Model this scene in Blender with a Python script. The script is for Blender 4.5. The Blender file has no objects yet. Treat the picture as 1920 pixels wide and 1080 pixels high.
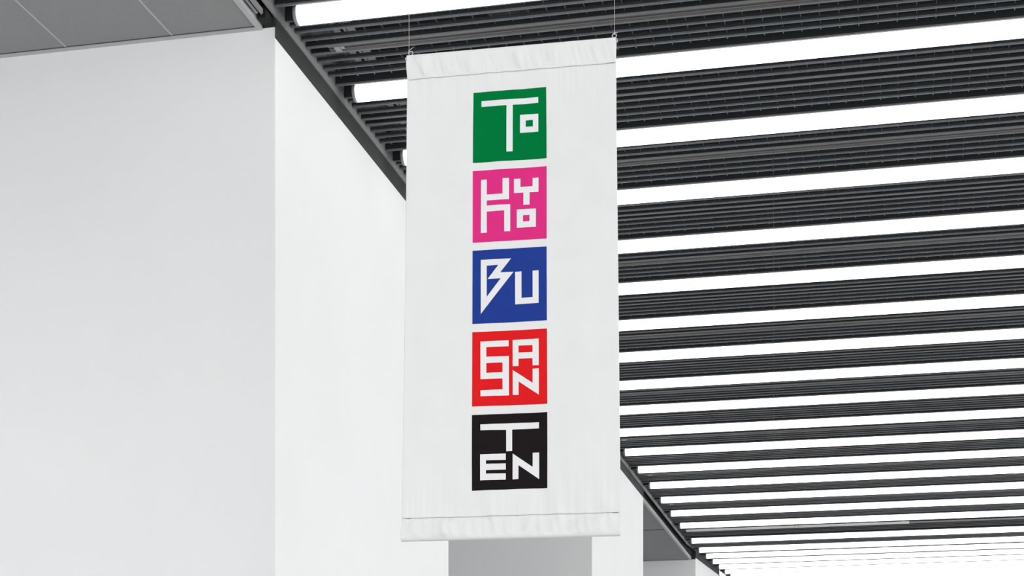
import bpy, bmesh, math, random
from mathutils import Vector, noise
from mathutils.geometry import tessellate_polygon
random.seed(7)
S = bpy.context.scene
COL = S.collection
PI = math.pi

# ---------------------------------------------------------------- camera, world, exposure
YAW = math.radians(12.796)          # the hall runs 12.8 degrees to the right of the lens axis
EYE = 1.6
cam_d = bpy.data.cameras.new('camera')
cam = bpy.data.objects.new('camera', cam_d)
COL.objects.link(cam)
cam.location = (0, 0, EYE)
cam.rotation_euler = (PI/2, 0, YAW)
cam_d.sensor_width = 36.0
cam_d.lens = 3245.0/1920*36
cam_d.shift_y = (1546.0-540.0)/1920   # rising lens: upright verticals
cam_d.clip_end = 200
S.camera = cam

world = bpy.data.worlds.new('daylit_hall')
S.world = world
world.use_nodes = True
bg = world.node_tree.nodes['Background']
bg.inputs['Color'].default_value = (0.99, 0.995, 1.0, 1)
# overcast daylight, with unseen brightness added on the right to lift the pier sides
wn = world.node_tree
w_tc = wn.nodes.new('ShaderNodeTexCoord'); w_sep = wn.nodes.new('ShaderNodeSeparateXYZ'); w_mr = wn.nodes.new('ShaderNodeMapRange')
wn.links.new(w_tc.outputs['Generated'], w_sep.inputs[0]); wn.links.new(w_sep.outputs['X'], w_mr.inputs['Value'])
w_mr.inputs['From Min'].default_value = 0.2; w_mr.inputs['From Max'].default_value = 1.0
w_mr.inputs['To Min'].default_value = 1.34; w_mr.inputs['To Max'].default_value = 3.55
wn.links.new(w_mr.outputs['Result'], bg.inputs['Strength'])
TUBE_POWER = 3.0

S.view_settings.view_transform = 'Standard'
S.view_settings.look = 'None'
S.view_settings.gamma = 1.0
S.view_settings.exposure = 0.0
S.view_settings.use_curve_mapping = False

# ---------------------------------------------------------------- materials
def lin(v):
    v /= 255.0
    return v/12.92 if v <= 0.04045 else ((v+0.055)/1.055)**2.4
def srgb(r, g, b): return (lin(r), lin(g), lin(b), 1)

def mat(name, col, rough=0.6, metal=0.0, noise_amt=0.0, noise_scale=20, bump=0.0, bump_scale=200, emit=0):
    m = bpy.data.materials.new(name); m.use_nodes = True
    nt = m.node_tree; b = nt.nodes['Principled BSDF']
    b.inputs['Base Color'].default_value = col
    b.inputs['Roughness'].default_value = rough
    b.inputs['Metallic'].default_value = metal
    tc = nt.nodes.new('ShaderNodeTexCoord')
    if noise_amt:
        n = nt.nodes.new('ShaderNodeTexNoise'); n.inputs['Scale'].default_value = noise_scale
        n.inputs['Detail'].default_value = 5
        nt.links.new(tc.outputs['Object'], n.inputs['Vector'])
        r = nt.nodes.new('ShaderNodeValToRGB')
        lo = tuple(c*(1-noise_amt) for c in col[:3])+(1,)
        hi = tuple(min(1, c*(1+noise_amt)) for c in col[:3])+(1,)
        r.color_ramp.elements[0].position = 0.3; r.color_ramp.elements[0].color = lo
        r.color_ramp.elements[1].position = 0.7; r.color_ramp.elements[1].color = hi
        nt.links.new(n.outputs['Fac'], r.inputs['Fac'])
        nt.links.new(r.outputs['Color'], b.inputs['Base Color'])
    if bump:
        n2 = nt.nodes.new('ShaderNodeTexNoise'); n2.inputs['Scale'].default_value = bump_scale
        n2.inputs['Detail'].default_value = 3
        nt.links.new(tc.outputs['Object'], n2.inputs['Vector'])
        bp = nt.nodes.new('ShaderNodeBump'); bp.inputs['Strength'].default_value = bump
        bp.inputs['Distance'].default_value = 0.002
        nt.links.new(n2.outputs['Fac'], bp.inputs['Height'])
        nt.links.new(bp.outputs['Normal'], b.inputs['Normal'])
    if emit:
        b.inputs['Emission Color'].default_value = (1, 1, 1, 1)
        b.inputs['Emission Strength'].default_value = emit
    return m

M = {}
M['plaster'] = mat('white_plaster', (0.845, 0.846, 0.848, 1), 0.85, noise_amt=0.012, noise_scale=1.2, bump=0.15, bump_scale=60)
M['soffit'] = mat('grey_soffit_panel', srgb(138, 140, 140), 0.7, noise_amt=0.04, noise_scale=40)
M['soffit_trim'] = mat('light_grey_soffit_edge', srgb(178, 180, 180), 0.5, noise_amt=0.03, noise_scale=60)
M['seam_dark'] = mat('dark_seam', srgb(70, 72, 72), 0.8, noise_amt=0.05)
M['slot'] = mat('black_slot_lining', srgb(16, 16, 17), 0.9, noise_amt=0.2)
M['trim'] = mat('grey_steel_trim', srgb(132, 132, 132), 0.6, noise_amt=0.18, noise_scale=120)
M['shade'] = mat('charcoal_shade', srgb(42, 42, 43), 0.8, noise_amt=0.06, noise_scale=8)
M['rail_silver'] = mat('silver_curtain_rail', srgb(150, 150, 150), 0.5, 0.3, noise_amt=0.05)
M['foot'] = mat('grey_slat_foot', srgb(104, 108, 111), 0.6, noise_amt=0.25, noise_scale=90)
M['slat'] = mat('dark_blue_grey_slat', srgb(51, 56, 60), 0.55, noise_amt=0.15, noise_scale=60)
M['rod'] = mat('dark_grey_rod', srgb(74, 76, 78), 0.6, noise_amt=0.15, noise_scale=60)
M['rail'] = mat('grey_rail', srgb(108, 109, 110), 0.5, noise_amt=0.08, noise_scale=60)
M['track'] = mat('warm_grey_track', srgb(90, 89, 89), 0.5, noise_amt=0.08, noise_scale=60)
M['housing'] = mat('black_housing', srgb(40, 45, 49), 0.6, noise_amt=0.1)
M['deck'] = mat('black_deck', srgb(22, 22, 23), 0.9, noise_amt=0.3, noise_scale=3)
M['duct'] = mat('grey_duct', srgb(70, 70, 70), 0.6, noise_amt=0.3, noise_scale=6)
M['diffuser'] = mat('glowing_diffuser', (0.9, 0.9, 0.9, 1), 0.4, noise_amt=0.005, emit=TUBE_POWER)
M['cap'] = mat('grey_end_cap', srgb(150, 154, 158), 0.4, noise_amt=0.03)
M['floor'] = mat('pale_concrete', (0.55, 0.55, 0.55, 1), 0.6, noise_amt=0.06, noise_scale=2)
M['wire'] = mat('silver_wire', srgb(205, 205, 205), 0.4, noise_amt=0.02)
M['rod_metal'] = mat('pale_rod', srgb(190, 186, 184), 0.4, noise_amt=0.04)
M['thread'] = mat('grey_thread', srgb(120, 118, 118), 0.9, noise_amt=0.1)

def cloth_mat(name, col):
    m = bpy.data.materials.new(name); m.use_nodes = True
    nt = m.node_tree; b = nt.nodes['Principled BSDF']
    b.inputs['Roughness'].default_value = 0.9
    b.inputs['Specular IOR Level'].default_value = 0.04
    tc = nt.nodes.new('ShaderNodeTexCoord')
    n = nt.nodes.new('ShaderNodeTexNoise'); n.inputs['Scale'].default_value = 6; n.inputs['Detail'].default_value = 4
    nt.links.new(tc.outputs['Object'], n.inputs['Vector'])
    r = nt.nodes.new('ShaderNodeValToRGB')
    r.color_ramp.elements[0].position = 0.3; r.color_ramp.elements[0].color = tuple(c*0.975 for c in col[:3])+(1,)
    r.color_ramp.elements[1].position = 0.7; r.color_ramp.elements[1].color = col
    nt.links.new(n.outputs['Fac'], r.inputs['Fac']); nt.links.new(r.outputs['Color'], b.inputs['Base Color'])
    # woven thread bump
    w1 = nt.nodes.new('ShaderNodeTexWave'); w1.bands_direction = 'X'; w1.inputs['Scale'].default_value = 130
    w2 = nt.nodes.new('ShaderNodeTexWave'); w2.bands_direction = 'Z'; w2.inputs['Scale'].default_value = 130
    for w in (w1, w2):
        w.inputs['Distortion'].default_value = 0.6
        nt.links.new(tc.outputs['Object'], w.inputs['Vector'])
    mx = nt.nodes.new('ShaderNodeMath'); mx.operation = 'ADD'
    nt.links.new(w1.outputs['Fac'], mx.inputs[0]); nt.links.new(w2.outputs['Fac'], mx.inputs[1])
    bp = nt.nodes.new('ShaderNodeBump'); bp.inputs['Strength'].default_value = 0.12; bp.inputs['Distance'].default_value = 0.001
    nt.links.new(mx.outputs[0], bp.inputs['Height']); nt.links.new(bp.outputs['Normal'], b.inputs['Normal'])
    return m
M['cloth'] = cloth_mat('white_canvas', (0.80, 0.80, 0.80, 1))
M['letter'] = cloth_mat('white_print', (0.81, 0.81, 0.815, 1))
INK = {
    'green': cloth_mat('green_ink', srgb(0, 118, 59)),
    'pink': cloth_mat('pink_ink', srgb(221, 51, 130)),
    'blue': cloth_mat('blue_ink', srgb(38, 62, 144)),
    'red': cloth_mat('red_ink', srgb(222, 33, 37)),
    'black': cloth_mat('black_ink', srgb(32, 28, 29)),
}

# ---------------------------------------------------------------- mesh helpers
def bx(bm, x0, x1, y0, y1, z0, z1):
    vs = [bm.verts.new(p) for p in ((x0,y0,z0),(x1,y0,z0),(x1,y1,z0),(x0,y1,z0),(x0,y0,z1),(x1,y0,z1),(x1,y1,z1),(x0,y1,z1))]
    for f in ((3,2,1,0),(4,5,6,7),(0,1,5,4),(1,2,6,5),(2,3,7,6),(3,0,4,7)):
        bm.faces.new([vs[i] for i in f])
def cyl_x(bm, x0, x1, y, z, r, n=36, caps=True):
    a = [bm.verts.new((x0, y+r*math.cos(2*PI*i/n), z+r*math.sin(2*PI*i/n))) for i in range(n)]
    b = [bm.verts.new((x1, y+r*math.cos(2*PI*i/n), z+r*math.sin(2*PI*i/n))) for i in range(n)]
    for i in range(n):
        f = bm.faces.new((a[i], a[(i+1)%n], b[(i+1)%n], b[i])); f.smooth = True
    if caps:
        bm.faces.new(list(reversed(a))); bm.faces.new(b)
def tube(bm, pts, r, n=8):
    """round tube through a list of points"""
    rings = []
    pts = [Vector(p) for p in pts]
    for i, p in enumerate(pts):
        d = (pts[min(i+1, len(pts)-1)] - pts[max(i-1, 0)]).normalized()
        up = Vector((0, 1, 0)) if abs(d.y) < 0.9 else Vector((1, 0, 0))
        u = d.cross(up).normalized(); v = d.cross(u)
        rings.append([bm.verts.new(p + r*(math.cos(2*PI*k/n)*u + math.sin(2*PI*k/n)*v)) for k in range(n)])
    for a, b in zip(rings, rings[1:]):
        for k in range(n):
            f = bm.faces.new((a[k], a[(k+1)%n], b[(k+1)%n], b[k])); f.smooth = True
    bm.faces.new(list(reversed(rings[0]))); bm.faces.new(rings[-1])
def obj(name, bm, m, parent=None):
    bmesh.ops.recalc_face_normals(bm, faces=bm.faces)
    me = bpy.data.meshes.new(name); bm.to_mesh(me); bm.free()
    me.materials.append(m)
    o = bpy.data.objects.new(name, me); COL.objects.link(o)
    if parent: o.parent = parent
    return o
def empty(name, loc, label, cat, group=None):
    o = bpy.data.objects.new(name, None); COL.objects.link(o)
    o.location = loc; o.empty_display_size = 0.1
    o['label'] = label; o['category'] = cat
    if group: o['group'] = group
    return o
def box_obj(name, m, boxes, parent=None, bevel=0):
    bm = bmesh.new()
    for b in boxes: bx(bm, *b)
    if bevel:
        bmesh.ops.bevel(bm, geom=list(bm.edges), offset=bevel, segments=2, affect='EDGES')
    return obj(name, bm, m, parent)
def struct(o, label=None):
    o['kind'] = 'structure'
    if label: o['label'] = label
    return o

# ---------------------------------------------------------------- measures of the hall (metres)
P = 1.2                       # tube spacing
Z_TUBE = EYE + 5.148          # tube centre
Z_SLAT = EYE + 5.165          # underside of the slats
Z_SOF = EYE + 5.054           # soffit underside
KINK = 32.2                   # from here the ceiling rises gently
SLOPE = 0.058
def rise(y): return max(0.0, (y-KINK)*SLOPE)
X_PIER = -3.899
X_END = 7.24
Y_FAR = 50.0
PIERS = [(10.376, 14.658), (21.78, 26.213), (32.97, 37.24), (43.5, 47.7)]

# ---------------------------------------------------------------- setting
struct(box_obj('floor', M['floor'], [(-12, 14, -8, Y_FAR+1, -0.2, 0)]), 'pale concrete floor of the hall')
WL = ['white wall pier nearest the viewer, left of the banner', 'white wall pier behind the lower end of the banner',
      'small far white wall pier under the kink of the ceiling', 'farthest white wall pier']
for k, (a, b) in enumerate(PIERS):
    struct(box_obj('wall_left', M['plaster'], [(-10, X_PIER, a, b, 0, Z_SLAT+0.9)], bevel=0.004), WL[k])
struct(box_obj('wall_back', M['plaster'], [(-10, 14, Y_FAR, Y_FAR+0.3, 0, 9)]), 'white end wall of the hall')
struct(box_obj('added_wall_right', M['plaster'], [(8.5, 8.8, -3, Y_FAR, 5.6, 9)]), 'added white upper wall out of view on the right, shaping the daylight')  # unseen wall, added and left open low to shape daylight on the piers
struct(box_obj('wall_recess', M['plaster'], [(-10.3, -10, -3, Y_FAR, 0, 9)]), 'white back wall of the recesses')

# ceiling deck above the slats, with added boards closing the sides against daylight
bm = bmesh.new()
def deckstrip(y0, y1):
    z0, z1 = Z_SLAT+0.62+rise(y0), Z_SLAT+0.62+rise(y1)
    vs = [bm.verts.new(p) for p in ((-3.9, y0, z0), (X_END+.1, y0, z0), (X_END+.1, y1, z1), (-3.9, y1, z1),
                                    (-3.9, y0, z0+.2), (X_END+.1, y0, z0+.2), (X_END+.1, y1, z1+.2), (-3.9, y1, z1+.2))]
    for f in ((3,2,1,0),(4,5,6,7),(0,1,5,4),(1,2,6,5),(2,3,7,6),(3,0,4,7)): bm.faces.new([vs[i] for i in f])
deckstrip(1.4, KINK); deckstrip(KINK, Y_FAR)
struct(obj('ceiling', bm, M['deck']), 'black ceiling deck above the slats')
struct(box_obj('light_block', M['deck'], [(X_END+.1, X_END+.16, 1.4, Y_FAR, Z_SLAT-.05, Z_SLAT+2), (-3.9, X_END+.1, 1.34, 1.4, Z_SLAT-.05, Z_SLAT+.8)]), 'added black board blocking light at the open sides of the ceiling')  # added out of view to keep daylight out of the slat gaps

# recess soffits between the piers
def soffit(y0, y1, idx, seams_x=(), seams_y=()):
    bm = bmesh.new()
    bx(bm, -10, -3.983, y0, y1, Z_SOF+0.004, Z_SOF+0.05)
    o = struct(obj('ceiling_soffit', bm, M['soffit']), idx)
    bm = bmesh.new()
    bx(bm, -4.016, -3.980, y0, y1, Z_SOF-0.004, Z_SOF+0.052)
    bx(bm, -10, -4.016, y1-0.040, y1, Z_SOF-0.004, Z_SOF+0.004)
    for x in seams_x: bx(bm, x-0.006, x+0.006, y0, y1-0.04, Z_SOF+0.0015, Z_SOF+0.004)
    obj('edge_strip', bm, M['soffit_trim'], o)
    bm = bmesh.new()
    bx(bm, -10, -4.016, y1-0.046, y1-0.040, Z_SOF+0.001, Z_SOF+0.0045)
    for y in seams_y: bx(bm, -10, -4.016, y-0.03, y+0.03, Z_SOF+0.001, Z_SOF+0.0045)
    obj('seam', bm, M['seam_dark'], o)
soffit(7.0, 10.376, 'grey panelled soffit at the top left', (-5.321, -4.580, -6.06, -6.80, -7.54, -8.28))
soffit(14.658, 21.78, 'grey soffit of the recess hidden behind the banner')
soffit(26.213, 32.97, 'grey soffit of the recess under the far end of the trim', (), (29.5,))
soffit(37.24, 43.5, 'grey soffit of the farthest recess')

# slot above the soffit edge, lined black, with silver rails
for k, (y0, y1) in enumerate([(7.0, 10.376), (14.658, 21.78), (26.213, 32.97), (37.24, 43.5)]):
    struct(box_obj('trim_1', M['slot'], [(-3.98, -3.895, y0, y1, Z_SOF+0.28, Z_SOF+0.30), (-3.98, -3.97, y0, y1, Z_SOF+0.052, Z_SOF+0.28)]), 'black lining of the slot beside the soffit')
    if k == 0:
        t = empty('curtain_rail', (-3.94, y0, Z_SOF), 'silver twin rail in the slot beside the top left soffit', 'rail', )
        def lb(*a): return (a[0]+3.94, a[1]+3.94, a[2]-y0, a[3]-y0, a[4]-Z_SOF, a[5]-Z_SOF)
        box_obj('rail', M['rail_silver'], [lb(-3.962, -3.954, y0, y1-.17, Z_SOF+.02, Z_SOF+.05)], t)
        box_obj('rail', M['rail_silver'], [lb(-3.942, -3.926, y0, y1-.14, Z_SOF+.03, Z_SOF+.06)], t)
        box_obj('rail_web', M['housing'], [lb(-3.954, -3.942, y0, y1-.15, Z_SOF+.04, Z_SOF+.28)], t)
        e = box_obj('end_bracket', M['slot'], [lb(-3.968, -3.915, y1-.13, y1-.005, Z_SOF+.012, Z_SOF+.09)], t, bevel=.003)
        bm = bmesh.new(); cyl_x(bm, .0, .004, y1-.14-y0, .03, .005, 12); cyl_x(bm, -.02, -.012, y1-.16-y0, .035, .008, 12)
        obj('bolt', bm, M['rail_silver'], t)

# grey steel trim that runs along the heads of the piers and follows the rise of the ceiling
bm = bmesh.new()
ys = [1.4, 10, 20, 30, 31.6, 32.2, 33, 36, 40, 45, Y_FAR]
def loft(bm, prof, ys, dz=rise):
    rings = [[bm.verts.new((x, y, z+dz(y))) for x, z in prof] for y in ys]
    n = len(prof)
    for a, b in zip(rings, rings[1:]):
        for k in range(n): bm.faces.new((a[k], a[(k+1)%n], b[(k+1)%n], b[k]))
    bm.faces.new(list(reversed(rings[0]))); bm.faces.new(rings[-1])
zt = Z_SLAT-0.048
def trise(y): return max(0.0, (y-31.4)*0.062)
loft(bm, [(-3.8975, zt), (-3.886, zt), (-3.886, zt+.42), (-3.8975, zt+.42)], ys, trise)
struct(obj('trim_2', bm, M['trim']), 'grey steel edge trim between the piers and the slatted ceiling')
# added dark strip standing in for the shade under the trim, per pier
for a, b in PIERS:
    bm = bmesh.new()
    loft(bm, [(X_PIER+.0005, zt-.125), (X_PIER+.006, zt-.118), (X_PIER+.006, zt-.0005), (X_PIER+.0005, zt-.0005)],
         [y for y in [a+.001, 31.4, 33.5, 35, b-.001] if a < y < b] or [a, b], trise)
    bx(bm, -3.984, X_PIER+.0005, a-.006, a-.0005, Z_SOF+.006, zt+.32)      # dark return standing in for the shade across the slot
    struct(obj('shade_strip', bm, M['shade']), 'charcoal strip standing in for shade at the head of the wall pier')
struct(box_obj('trim_4', M['slot'], [(-3.895, -3.886, 1.4, Y_FAR, zt+.5, zt+.52)]), 'black lining above the edge trim')

# ---------------------------------------------------------------- tube lights
def yt(i):
    if i <= 15: return 11.631+P*i
    if i == 16: return 31.26
    return 31.26+1.17*(i-16) if i < 18 else 33.62+P*(i-18)
FIRST, LAST = -8, 27
LIGHT_NAMES = {}
ORD = ['first','second','third','fourth','fifth','sixth','seventh','eighth','ninth','tenth','eleventh','twelfth','thirteenth',
       'fourteenth','fifteenth','sixteenth','seventeenth','eighteenth','nineteenth','twentieth','twenty-first','twenty-second',
       'twenty-third','twenty-fourth','twenty-fifth','twenty-sixth','twenty-seventh','twenty-eighth','twenty-ninth','thirtieth']
def light_label(i):
    if i < -1: return 'glowing white tube light overhead, nearer than the banner, above the picture'
    if i == -1: return 'topmost glowing tube light, its rounded end at the trim, crossing above the banner'
    if i == 0: return 'glowing tube light ending left of the banner top, second row from top'
    if i == 1: return 'glowing tube light whose end just peeps out left of the banner, third row from top'
    if i == 10: return 'glowing tube light, first with its left end visible right of the banner, twelfth from top'
    if i == 15: return 'glowing tube light above the pale lit strip, seventeenth row from top'
    if i > 24: return 'glowing tube light at the far end of the hall, below the picture edge'
    return 'glowing white tube light, %s row from the top, between slatted grilles' % ORD[i+1]
SEG = [(-3.757, -0.0895), (-0.0880, 3.580), (3.5815, X_END)]
def build_light(i):
    t = empty('tube_light', (0, 0, 0), light_label(i), 'light', 'tube lights across the slatted ceiling')
    box_obj('housing', M['housing'], [(-3.885, X_END, -.101, -.089, .017, .15), (-3.885, X_END, .089, .101, .017, .15),
                                      (-3.885, X_END, -.101, .101, .14, .15)], t)
    for s in (-1, 1):
        box_obj('housing_lip', M['rail'], [(-3.885, X_END, s*.105-.008, s*.105+.008, .014, .026)], t)
    for a, b in SEG:
        bm = bmesh.new(); cyl_x(bm, a, b, 0, 0, .0635, 48)
        obj('diffuser', bm, M['diffuser'], t)
    bm = bmesh.new(); cyl_x(bm, -3.776, -3.757, 0, 0, .0655, 48)
    cyl_x(bm, -3.782, -3.776, 0, 0, .058, 48)
    obj('end_cap', bm, M['cap'], t)
    return t
def dup_tree(root):
    r = root.copy(); COL.objects.link(r)
    for ch in list(root.children):
        c = ch.copy(); COL.objects.link(c); c.parent = r
        for g in list(ch.children):
            d = g.copy(); COL.objects.link(d); d.parent = c
    return r
proto = build_light(FIRST)
for i in range(FIRST, LAST+1):
    t = proto if i == FIRST else dup_tree(proto)
    t.location = (0, yt(i), Z_TUBE+rise(yt(i)))
    t['label'] = light_label(i)

# ---------------------------------------------------------------- slatted grilles between the tube lights
def two_tone(bm, n0):
    bm.faces.ensure_lookup_table()
    for f in bm.faces[n0:]: f.material_index = 1
SL = [.155, .23, .33, .60, .70, .79]
def build_grille(wide, slope=False):
    k = wide/P
    t = empty('ceiling_grille', (0, 0, 0), 'x', 'ceiling grille', 'slatted grilles between the tube lights')
    def zz(y): return (y*SLOPE if slope else 0)
    bm = bmesh.new()
    for u in SL:
        y = u*wide
        bx(bm, -3.885, X_END, y-.004, y+.004, zz(y)+.004, zz(y)+.034)      # blade
    n0 = len(bm.faces)
    for u in SL:
        y = u*wide
        bx(bm, -3.885, X_END, y-.007, y+.007, zz(y), zz(y)+.011)           # foot of the blade
    two_tone(bm, n0)
    obj('slats', bm, M['slat'], t).data.materials.append(M['foot'])
    for u in (.41, .495):
        y = u*wide
        bm = bmesh.new(); bx(bm, -3.885, X_END, y-.003, y+.003, zz(y)+.004, zz(y)+.07)
        bx(bm, -3.885, X_END, y-.012, y+.012, zz(y)-.004, zz(y)+.004); two_tone(bm, 6)
        obj('rail', bm, M['housing'], t).data.materials.append(M['rail'])
    bm = bmesh.new()
    x = -3.80
    while x < X_END:
        bx(bm, x-.003, x+.003, .118, .41*wide, zz(.3)+.025, zz(.3)+.031)
        bx(bm, x-.003, x+.003, .495*wide, .79*wide, zz(.8)+.025, zz(.8)+.031)
        bx(bm, x-.0035, x+.0035, .79*wide+.006, .79*wide+.026, zz(wide)-.002, zz(wide)+.006)
        x += .121
    o = obj('cross_rods', bm, M['rod'], t)
    return t
def add_track(t, wide, slope=False):
    z = .45*wide*SLOPE if slope else 0
    a, b = .41*wide+.014, .495*wide-.014
    m = (a+b)/2
    tr = box_obj('lighting_track', M['track'], [(-3.74, X_END, a, a+.016, z-.002, z+.05), (-3.74, X_END, m-.007, m+.007, z-.006, z+.05),
                 (-3.74, X_END, b-.016, b, z-.002, z+.05), (-3.74, X_END, a, b, z+.03, z+.05)], t)
    box_obj('track_feed', M['cap'], [(-3.70, -3.66, a+.004, b-.004, z-.008, z+.02), (-3.655, -3.63, a+.004, m, z-.008, z+.02)], tr)
def grille_label(i):
    tr = 'with a grooved track' if i % 2 else 'with twin plain rails'
    if i < -1: return 'dark slatted ceiling grille %s, overhead above the picture' % tr
    if i == -1: return 'dark slatted grille with a grooved track right above the banner, between the two topmost lights'
    if i == 0: return 'dark slatted grille with twin plain rails, between second and third tube lights from top'
    if i > 23: return 'dark slatted ceiling grille %s at the far end of the hall' % tr
    return 'dark slatted grille %s, just below the %s tube light from top' % (tr, ORD[i+1])
cache = {}
for i in range(FIRST, LAST):
    wide = round(yt(i+1)-yt(i), 3)
    slope = yt(i) > KINK
    key = (wide, slope, i % 2)
    if key not in cache:
        t = build_grille(wide, slope)
        if i % 2: add_track(t, wide, slope)
        cache[key] = t
    else:
        t = dup_tree(cache[key])
    t.location = (0, yt(i), Z_SLAT+rise(yt(i)))
    t['label'] = grille_label(i)

# pale cover strip at the joint where the ceiling changes pitch
t = empty('cover_strip', (0, 30.27, Z_SLAT), 'pale grey cover strip under the seventeenth tube light row, at the ceiling joint', 'cover strip')
box_obj('strip', M['plaster'], [(-3.74, 0.07, -.10, .08, -.022, -.0095)], t)
o = box_obj('narrow_strip', M['rail_silver'], [(0.075, X_END, -.06, .03, -.018, -.0095)], t)

# dim services glimpsed above the slats
for k, (x, y, w, l) in enumerate([(-3.2, 10.8, .10, .5), (-2.6, 11.3, .2, .3), (-1.6, 10.9, .12, .9), (0.4, 11.7, .12, 1.1), (2.1, 12.9, .15, 1.0)]):
    o = box_obj('ceiling_duct', M['duct'], [(x-l/2, x+l/2, y-w/2, y+w/2, Z_SLAT+.30, Z_SLAT+.62)], bevel=.01)
    o['label'] = 'small grey box above the ceiling slats, %s from the left trim' % ORD[k]; o['category'] = 'duct'; o['group'] = 'service boxes above the slats'

# thin cables hanging from the slats, right of the banner
for k, (x, y, l) in enumerate([(-0.98, 13.35, 2.6), (-1.63, 26.55, 2.9), (-1.60, 26.9, 2.9)]):
    bm = bmesh.new(); tube(bm, [(0, 0, 0), (0, 0, -l)], .0012 if k == 0 else .002, 6)
    o = obj('hanging_cable', bm, M['rod'])
    o.location = (x, y, Z_SLAT+.03)
    o['label'] = ['hair-thin cable hanging from the ceiling just right of the banner', 'thin far cable hanging among the lower tube lights, left of its twin',
                  'thin far cable hanging among the lower tube lights, right of its twin'][k]
    o['category'] = 'cable'

# ---------------------------------------------------------------- the banner
YB = 8.522
TL, TR, BR, BL = (-2.4843, 5.5374), (-1.4042, 5.5215), (-1.3801, 3.0364), (-2.5156, 3.0483)
HEM_T = 0.1260      # depth of the top hem
HEM_B = 0.1175      # depth of the bottom hem
def at(u, v):
    """u 0..1 left to right, v 0..1 top to bottom -> x, z"""
    x = (TL[0]*(1-u)+TR[0]*u)*(1-v)+(BL[0]*(1-u)+BR[0]*u)*v
    z = (TL[1]*(1-u)+TR[1]*u)*(1-v)+(BL[1]*(1-u)+BR[1]*u)*v
    return x, z
def inv(x, z):
    u = v = .5
    for _ in range(6):
        v = (z-(TL[1]*(1-u)+TR[1]*u))/((BL[1]*(1-u)+BR[1]*u)-(TL[1]*(1-u)+TR[1]*u))
        xl = TL[0]*(1-v)+BL[0]*v; xr = TR[0]*(1-v)+BR[0]*v
        u = (x-xl)/(xr-xl)
    return u, v
VT, VB = HEM_T/2.486, 1-HEM_B/2.486
def sm(t): t = max(0., min(1., t)); return t*t*(3-2*t)
PK = [random.uniform(-1, 1) for _ in range(200)]
def ridge(x, s, seed):
    return noise.noise(Vector((x*s, seed, 0.3)))
def disp(u, v):
    """offset of the cloth towards the viewer, metres"""
    x = u*1.10; z = v*2.486
    calm = sm((v-.02)/.16)*sm((1-.02-v)/.14)
    d = 0.0
    # long soft vertical ripples of the hanging cloth
    d += calm*0.0125*noise.noise(Vector((x*3.2, z*0.55, 1.7)))
    d += calm*0.0060*noise.noise(Vector((x*9.0, z*1.3, 4.2)))
    # puckers along the seams
    st, sb = (v-VT)*2.486, (VB-v)*2.486
    ft = math.exp(-st/.10) if st > 0 else sm(1+st/.09)
    fb = math.exp(-sb/.17) if sb > 0 else sm(1+sb/.07)
    if ft > .01: d += ft*(0.0050*ridge(x-.3*st, 20, 9.1)+.0028*ridge(x, 52, 2.1))
    if fb > .01: d += fb*(0.0150*ridge(x+.25*sb, 15, 5.5)+.0055*ridge(x, 44, 3.1))
    if v <= VT:       # top hem: slanted folds, strongest on the left
        t = v/VT
        e = sm(t*2.0)*(1-sm((t-.75)/.25))
        d += .0230*e*(ridge(x-.055*t*(1.3-u), 15, 7.7))*(.6+.6*math.exp(-u*3))
        d += .0110*ridge(x-.03*t, 38, 6.1)*e
        # crease running down from the ring
        d += .011*math.exp(-((x-.035-.075*t)/.012)**2)*sm(t*4)*(1-sm((t-.8)/.2))
    if v >= VB:
        t = (v-VB)/(1-VB)
        env = sm(t*4)*(1-sm((t-.62)/.3))
        d += env*(.0220*ridge(x+.03*t, 14, 11.3)+.0130*ridge(x-.02*t, 34, 8.4))
    return d
def thick(v):
    """half thickness of the sleeve"""
    if v < VT:
        t = v/VT
        return .0008+.015*math.sqrt(max(0., 1-(1-min(t/.10, 1))**2))*(1-sm(t))
    if v > VB:
        t = (v-VB)/(1-VB)
        # swells towards the rod at the foot of the hem, then rounds under
        return .0008+.020*sm(t/.75)*math.sqrt(max(0., 1-max(0., (t-.76)/.24)**2))
    return .0008
def P3(u, v, lift=0.0):
    x, z = at(u, v)
    return (x, YB-disp(u, v)-thick(v)-lift, z)
banner = empty('hanging_banner', (0, 0, 0), 'tall white cloth banner with five coloured lettered squares, hanging on two wires', 'banner')

def sheet(v0, v1, nu, nv, name, label=None):
    bm = bmesh.new()
    fr, bk = [], []
    for j in range(nv+1):
        v = v0+(v1-v0)*j/nv
        a, b = [], []
        for i in range(nu+1):
            u = i/nu
            x, z = at(u, v); d = disp(u, v); h = thick(v)
            # ends of the sleeve pinch a little
            a.append(bm.verts.new((x, YB-d-h, z))); b.append(bm.verts.new((x, YB-d+h, z)))
        fr.append(a); bk.append(b)
    for j in range(nv):
        for i in range(nu):
            f = bm.faces.new((fr[j][i], fr[j+1][i], fr[j+1][i+1], fr[j][i+1])); f.smooth = True
            f = bm.faces.new((bk[j][i+1], bk[j+1][i+1], bk[j+1][i], bk[j][i])); f.smooth = True
        for i in (0, nu):
            bm.faces.new((fr[j][i], bk[j][i], bk[j+1][i], fr[j+1][i]))
    for j in (0, nv):
        for i in range(nu): bm.faces.new((fr[j][i], fr[j][i+1], bk[j][i+1], bk[j][i]))
    o = obj(name, bm, M['cloth'], banner)
    if label: o['label'] = label
    return o
sheet(VT, VB, 200, 260, 'cloth_panel')
sheet(0, VT, 260, 24, 'top_hem', 'creased sleeve at the head of the banner')
sheet(VB, 1, 260, 30, 'bottom_hem', 'puckered sleeve holding the bottom rod')

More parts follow.
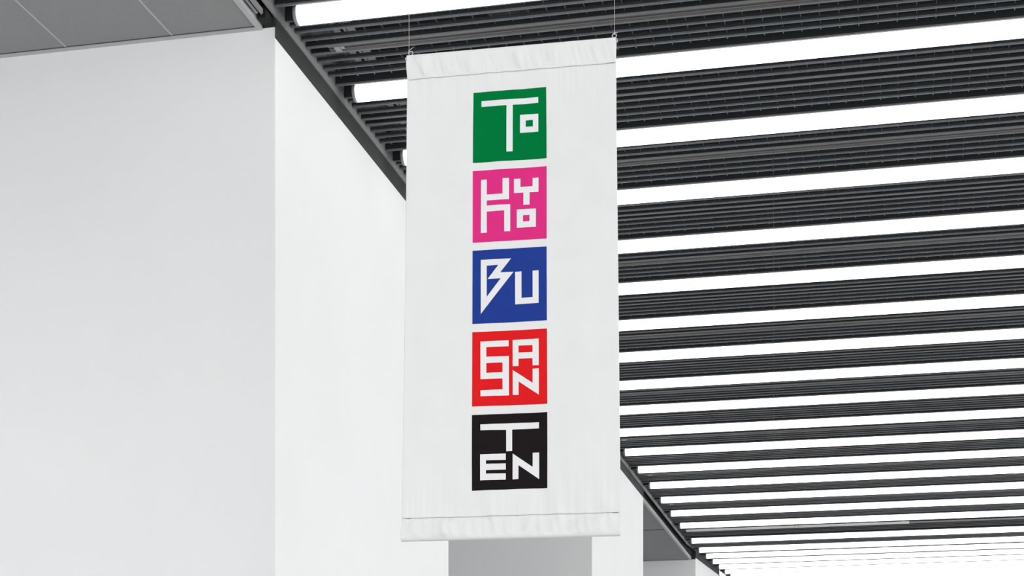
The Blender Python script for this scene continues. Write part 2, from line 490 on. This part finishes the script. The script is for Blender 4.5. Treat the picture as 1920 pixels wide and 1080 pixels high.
# rods in the sleeves
def rod(v, r, out, name):
    a, b = at(0, v), at(1, v)
    bm = bmesh.new()
    tube(bm, [(a[0]-out, YB, a[1]), ((a[0]+b[0])/2, YB, (a[1]+b[1])/2), (b[0]+out, YB, b[1])], r, 16)
    return obj(name, bm, M['rod_metal'], banner)
rod(.0045, .0045, .004, 'top_rod')
rod(1-.012, .0070, -.004, 'bottom_rod')
for s, u in ((-1, 0), (1, 1)):
    x, z = at(u, .006)
    bm = bmesh.new()
    if s < 0: tube(bm, [(x-.010, YB-.004, z-.002), (x-.002, YB-.004, z-.004)], .0055, 12)
    else: tube(bm, [(x+.005, YB-.004, z+.008), (x+.008, YB-.004, z-.012)], .0028, 10)
    obj('rod_end', bm, M['rod_metal'], banner)

# stitching: short dashes of grey thread
def stitches(v, name, dark):
    bm = bmesh.new()
    n = 210
    for i in range(n):
        u = .006+.985*i/n
        vv = v+.0004*PK[i % 200]
        x0, y0, z0 = P3(u, vv, .0014); x1, y1, z1 = P3(u+.0026, vv, .0014)
        h = .0009
        bm.faces.new([bm.verts.new(p) for p in ((x0, y0, z0-h), (x1, y1, z1-h), (x1, y1, z1+h), (x0, y0, z0+h))])
    for a, b in dark:
        k = 14
        for q in range(k):
            u0, u1 = a+(b-a)*q/k, a+(b-a)*(q+1)/k
            x0, y0, z0 = P3(u0, v, .0016); x1, y1, z1 = P3(u1, v, .0016)
            bm.faces.new([bm.verts.new(p) for p in ((x0, y0, z0-.0014), (x1, y1, z1-.0014), (x1, y1, z1+.0012), (x0, y0, z0+.0012))])
    r = bmesh.ops.solidify(bm, geom=list(bm.faces), thickness=-.0005)
    obj(name, bm, M['thread'], banner)
stitches(VT, 'stitching', [(.955, .992)])
stitches(VB, 'stitching', [(.02, .045), (.965, .99)])

# the five printed squares, their lettering a thin layer of print on the cloth
PRINTS = {
    'green': ([(-2.1351, 5.3117), (-1.7593, 5.3077), (-1.7571, 4.9497), (-2.1368, 4.9539)],
        [[(-2.093, 5.2652), (-1.8002, 5.2613), (-1.8002, 5.2326), (-1.9315, 5.2333), (-1.9315, 4.9984), (-1.9632, 4.9986), (-1.9632, 5.2341), (-2.093, 5.2358)],
         [(-1.8942, 5.1799), (-1.8651, 5.1798), (-1.8651, 5.0888), (-1.8942, 5.0888)],
         [(-1.8283, 5.1781), (-1.8002, 5.1781), (-1.8002, 5.0881), (-1.8283, 5.0881)],
         [(-1.8651, 5.1798), (-1.8283, 5.1781), (-1.8283, 5.1502), (-1.8651, 5.1497)],
         [(-1.8651, 5.118), (-1.8283, 5.1172), (-1.8283, 5.0881), (-1.8651, 5.0888)]]),
    'pink': ([(-2.1373, 4.9131), (-1.7571, 4.91), (-1.7571, 4.5454), (-2.1381, 4.5489)],
        [[(-2.0947, 4.8657), (-2.0649, 4.8658), (-2.0649, 4.7892), (-1.9828, 4.7873), (-1.9828, 4.8654), (-1.9498, 4.8652), (-1.9498, 4.7575), (-2.0649, 4.7586), (-2.0649, 4.7331), (-1.9437, 4.7315), (-1.9437, 4.5959), (-1.9741, 4.5956), (-1.9741, 4.7021), (-2.0649, 4.7025), (-2.0649, 4.5961), (-2.0956, 4.5959)],
         [(-1.9245, 4.8576), (-1.8915, 4.8574), (-1.8915, 4.8151), (-1.8292, 4.8151), (-1.8292, 4.8565), (-1.7989, 4.8565), (-1.7989, 4.7843), (-1.8448, 4.7854), (-1.8448, 4.7229), (-1.8764, 4.7237), (-1.8764, 4.7859), (-1.9241, 4.7859)],
         [(-1.9102, 4.7026), (-1.8781, 4.7022), (-1.8781, 4.6095), (-1.9102, 4.6099)],
         [(-1.8448, 4.7017), (-1.8119, 4.7012), (-1.8119, 4.6087), (-1.8448, 4.6091)],
         [(-1.8781, 4.7022), (-1.8448, 4.7017), (-1.8448, 4.6717), (-1.8781, 4.6717)],
         [(-1.8781, 4.6396), (-1.8448, 4.6395), (-1.8448, 4.6091), (-1.8781, 4.6095)]]),
    'blue': ([(-2.1386, 4.5093), (-1.7571, 4.5058), (-1.7558, 4.1343), (-2.1403, 4.1383)],
        [[(-2.096, 4.4602), (-2.0649, 4.4596), (-2.0658, 4.2245), (-2.0965, 4.1865)],
         [(-2.0649, 4.4596), (-1.9393, 4.4582), (-1.995, 4.3909), (-1.9271, 4.3899), (-2.0654, 4.2245), (-2.0654, 4.2721), (-1.9929, 4.3606), (-2.061, 4.3611), (-2.0046, 4.429), (-2.0649, 4.429)],
         [(-1.9189, 4.3885), (-1.8859, 4.3891), (-1.8859, 4.2558), (-1.8283, 4.2553), (-1.8283, 4.388), (-1.7977, 4.3884), (-1.7977, 4.2245), (-1.9189, 4.2249)]]),
    'red': ([(-2.1408, 4.097), (-1.7554, 4.0934), (-1.7541, 3.7161), (-2.143, 3.7204)],
        [[(-2.0987, 4.0475), (-1.9537, 4.047), (-1.9537, 4.0169), (-2.0684, 4.018), (-2.0684, 3.9695), (-1.9524, 3.9677), (-1.9524, 3.7692), (-2.0987, 3.7704), (-2.0987, 3.8011), (-1.985, 3.8007), (-1.985, 3.9365), (-2.0684, 3.9372), (-2.0684, 3.8568), (-2.0987, 3.8572)],
         [(-2.0684, 3.8874), (-1.985, 3.8873), (-1.985, 3.8559), (-2.0684, 3.8568)],
         [(-1.9328, 4.047), (-1.7981, 4.0458), (-1.7981, 3.9128), (-1.8301, 3.9134), (-1.8301, 4.0157), (-1.9024, 4.0168), (-1.9024, 3.9143), (-1.9328, 3.9148)],
         [(-1.9024, 3.982), (-1.8301, 3.981), (-1.8301, 3.9502), (-1.9024, 3.9511)],
         [(-1.9328, 3.8961), (-1.8301, 3.8259), (-1.8301, 3.8965), (-1.7981, 3.8967), (-1.7981, 3.7645), (-1.9024, 3.8367), (-1.9024, 3.769), (-1.9328, 3.7698)]]),
    'black': ([(-2.143, 3.6776), (-1.7545, 3.6746), (-1.7537, 3.2918), (-2.1452, 3.2946)],
        [[(-2.0995, 3.6285), (-1.7977, 3.6261), (-1.7977, 3.5949), (-1.9354, 3.5951), (-1.9354, 3.487), (-1.9663, 3.4868), (-1.9663, 3.5954), (-2.0991, 3.5983)],
         [(-2.1008, 3.4766), (-1.9685, 3.4758), (-1.9685, 3.444), (-2.0706, 3.445), (-2.0706, 3.4275), (-1.9685, 3.4262), (-1.9685, 3.3948), (-2.0706, 3.3952), (-2.0706, 3.3778), (-1.9685, 3.3761), (-1.9685, 3.3439), (-2.1008, 3.3451)],
         [(-1.9328, 3.4742), (-1.8301, 3.4021), (-1.8301, 3.4739), (-1.7968, 3.4736), (-1.7968, 3.3393), (-1.9024, 3.4138), (-1.9024, 3.3435), (-1.9328, 3.3428)]]),
}

NAMES = {'green': 'green square with white TO lettering', 'pink': 'pink square with white KYO lettering',
         'blue': 'blue square with white BU lettering', 'red': 'red square with white SAN lettering',
         'black': 'black square with white TEN lettering'}
def printed(polys, lift, name, m, parent):
    bm = bmesh.new()
    for poly in polys:
        vs = [bm.verts.new((x, 0, z)) for x, z in poly]
        for tri in tessellate_polygon([[Vector((x, z, 0)) for x, z in poly]]):
            bm.faces.new([vs[i] for i in tri])
    xs = [v.co.x for v in bm.verts]; zs = [v.co.z for v in bm.verts]
    st = .009
    def cuts(lo, hi):
        k = math.ceil(lo/st)
        while k*st < hi:
            yield k*st
            k += 1
    for c in cuts(min(xs), max(xs)):
        bmesh.ops.bisect_plane(bm, geom=bm.verts[:]+bm.edges[:]+bm.faces[:], plane_co=(c, 0, 0), plane_no=(1, 0, 0))
    for c in cuts(min(zs), max(zs)):
        bmesh.ops.bisect_plane(bm, geom=bm.verts[:]+bm.edges[:]+bm.faces[:], plane_co=(0, 0, c), plane_no=(0, 0, 1))
    for v in bm.verts:
        u, w = inv(v.co.x, v.co.z)
        v.co.y = YB-disp(u, w)-thick(w)-lift
    for f in bm.faces:
        f.smooth = True
    # flat print seen from the front: wind every face towards the viewer
    for f in bm.faces:
        f.normal_update()
        if f.normal.y > 0: f.normal_flip()
    me = bpy.data.meshes.new(name); bm.to_mesh(me); bm.free()
    me.materials.append(m)
    o = bpy.data.objects.new(name, me); COL.objects.link(o); o.parent = parent
    return o
for k, (sq, letters) in PRINTS.items():
    q = printed([sq], .0006, 'printed_square', INK[k], banner); q['label'] = NAMES[k]
    printed(letters, .0010, 'lettering', M['letter'], q)

# wires, rings and knots
for s, xw, u in ((-1, -2.4758, .013), (1, -1.4123, .992)):
    x, z = at(u, 0)
    xr = x+.004 if s < 0 else x+.0005
    bm = bmesh.new()
    R = .0105
    ring = [(xr+R*math.cos(a), YB-.001, z+.0085+R*math.sin(a)) for a in [2*PI*k/24 for k in range(25)]]
    tube(bm, ring, .0021, 8)
    obj('hanging_ring', bm, M['wire'], banner)
    bm = bmesh.new()
    tube(bm, [(xw, YB, z+.020), (xw, YB, Z_SLAT)], .0010, 6)
    w = obj('hanging_wire', bm, M['wire'], banner)
    bm = bmesh.new()
    if s < 0: tube(bm, [(xw-.001, YB-.001, z+.012), (xw-.0005, YB-.001, z+.022), (xw, YB-.001, z+.026)], .0024, 8); tube(bm, [(xw-.001, YB-.002, z+.022), (xw+.010, YB-.003, z+.029), (xw+.023, YB-.003, z+.038)], .0014, 8)
    else: tube(bm, [(xw, YB-.001, z+.014), (xw, YB-.001, z+.026)], .0022, 8); tube(bm, [(xw, YB-.002, z+.026), (xw+.008, YB-.003, z+.0225), (xw+.016, YB-.003, z+.022)], .0014, 8)
    obj('knot', bm, M['wire'], w)
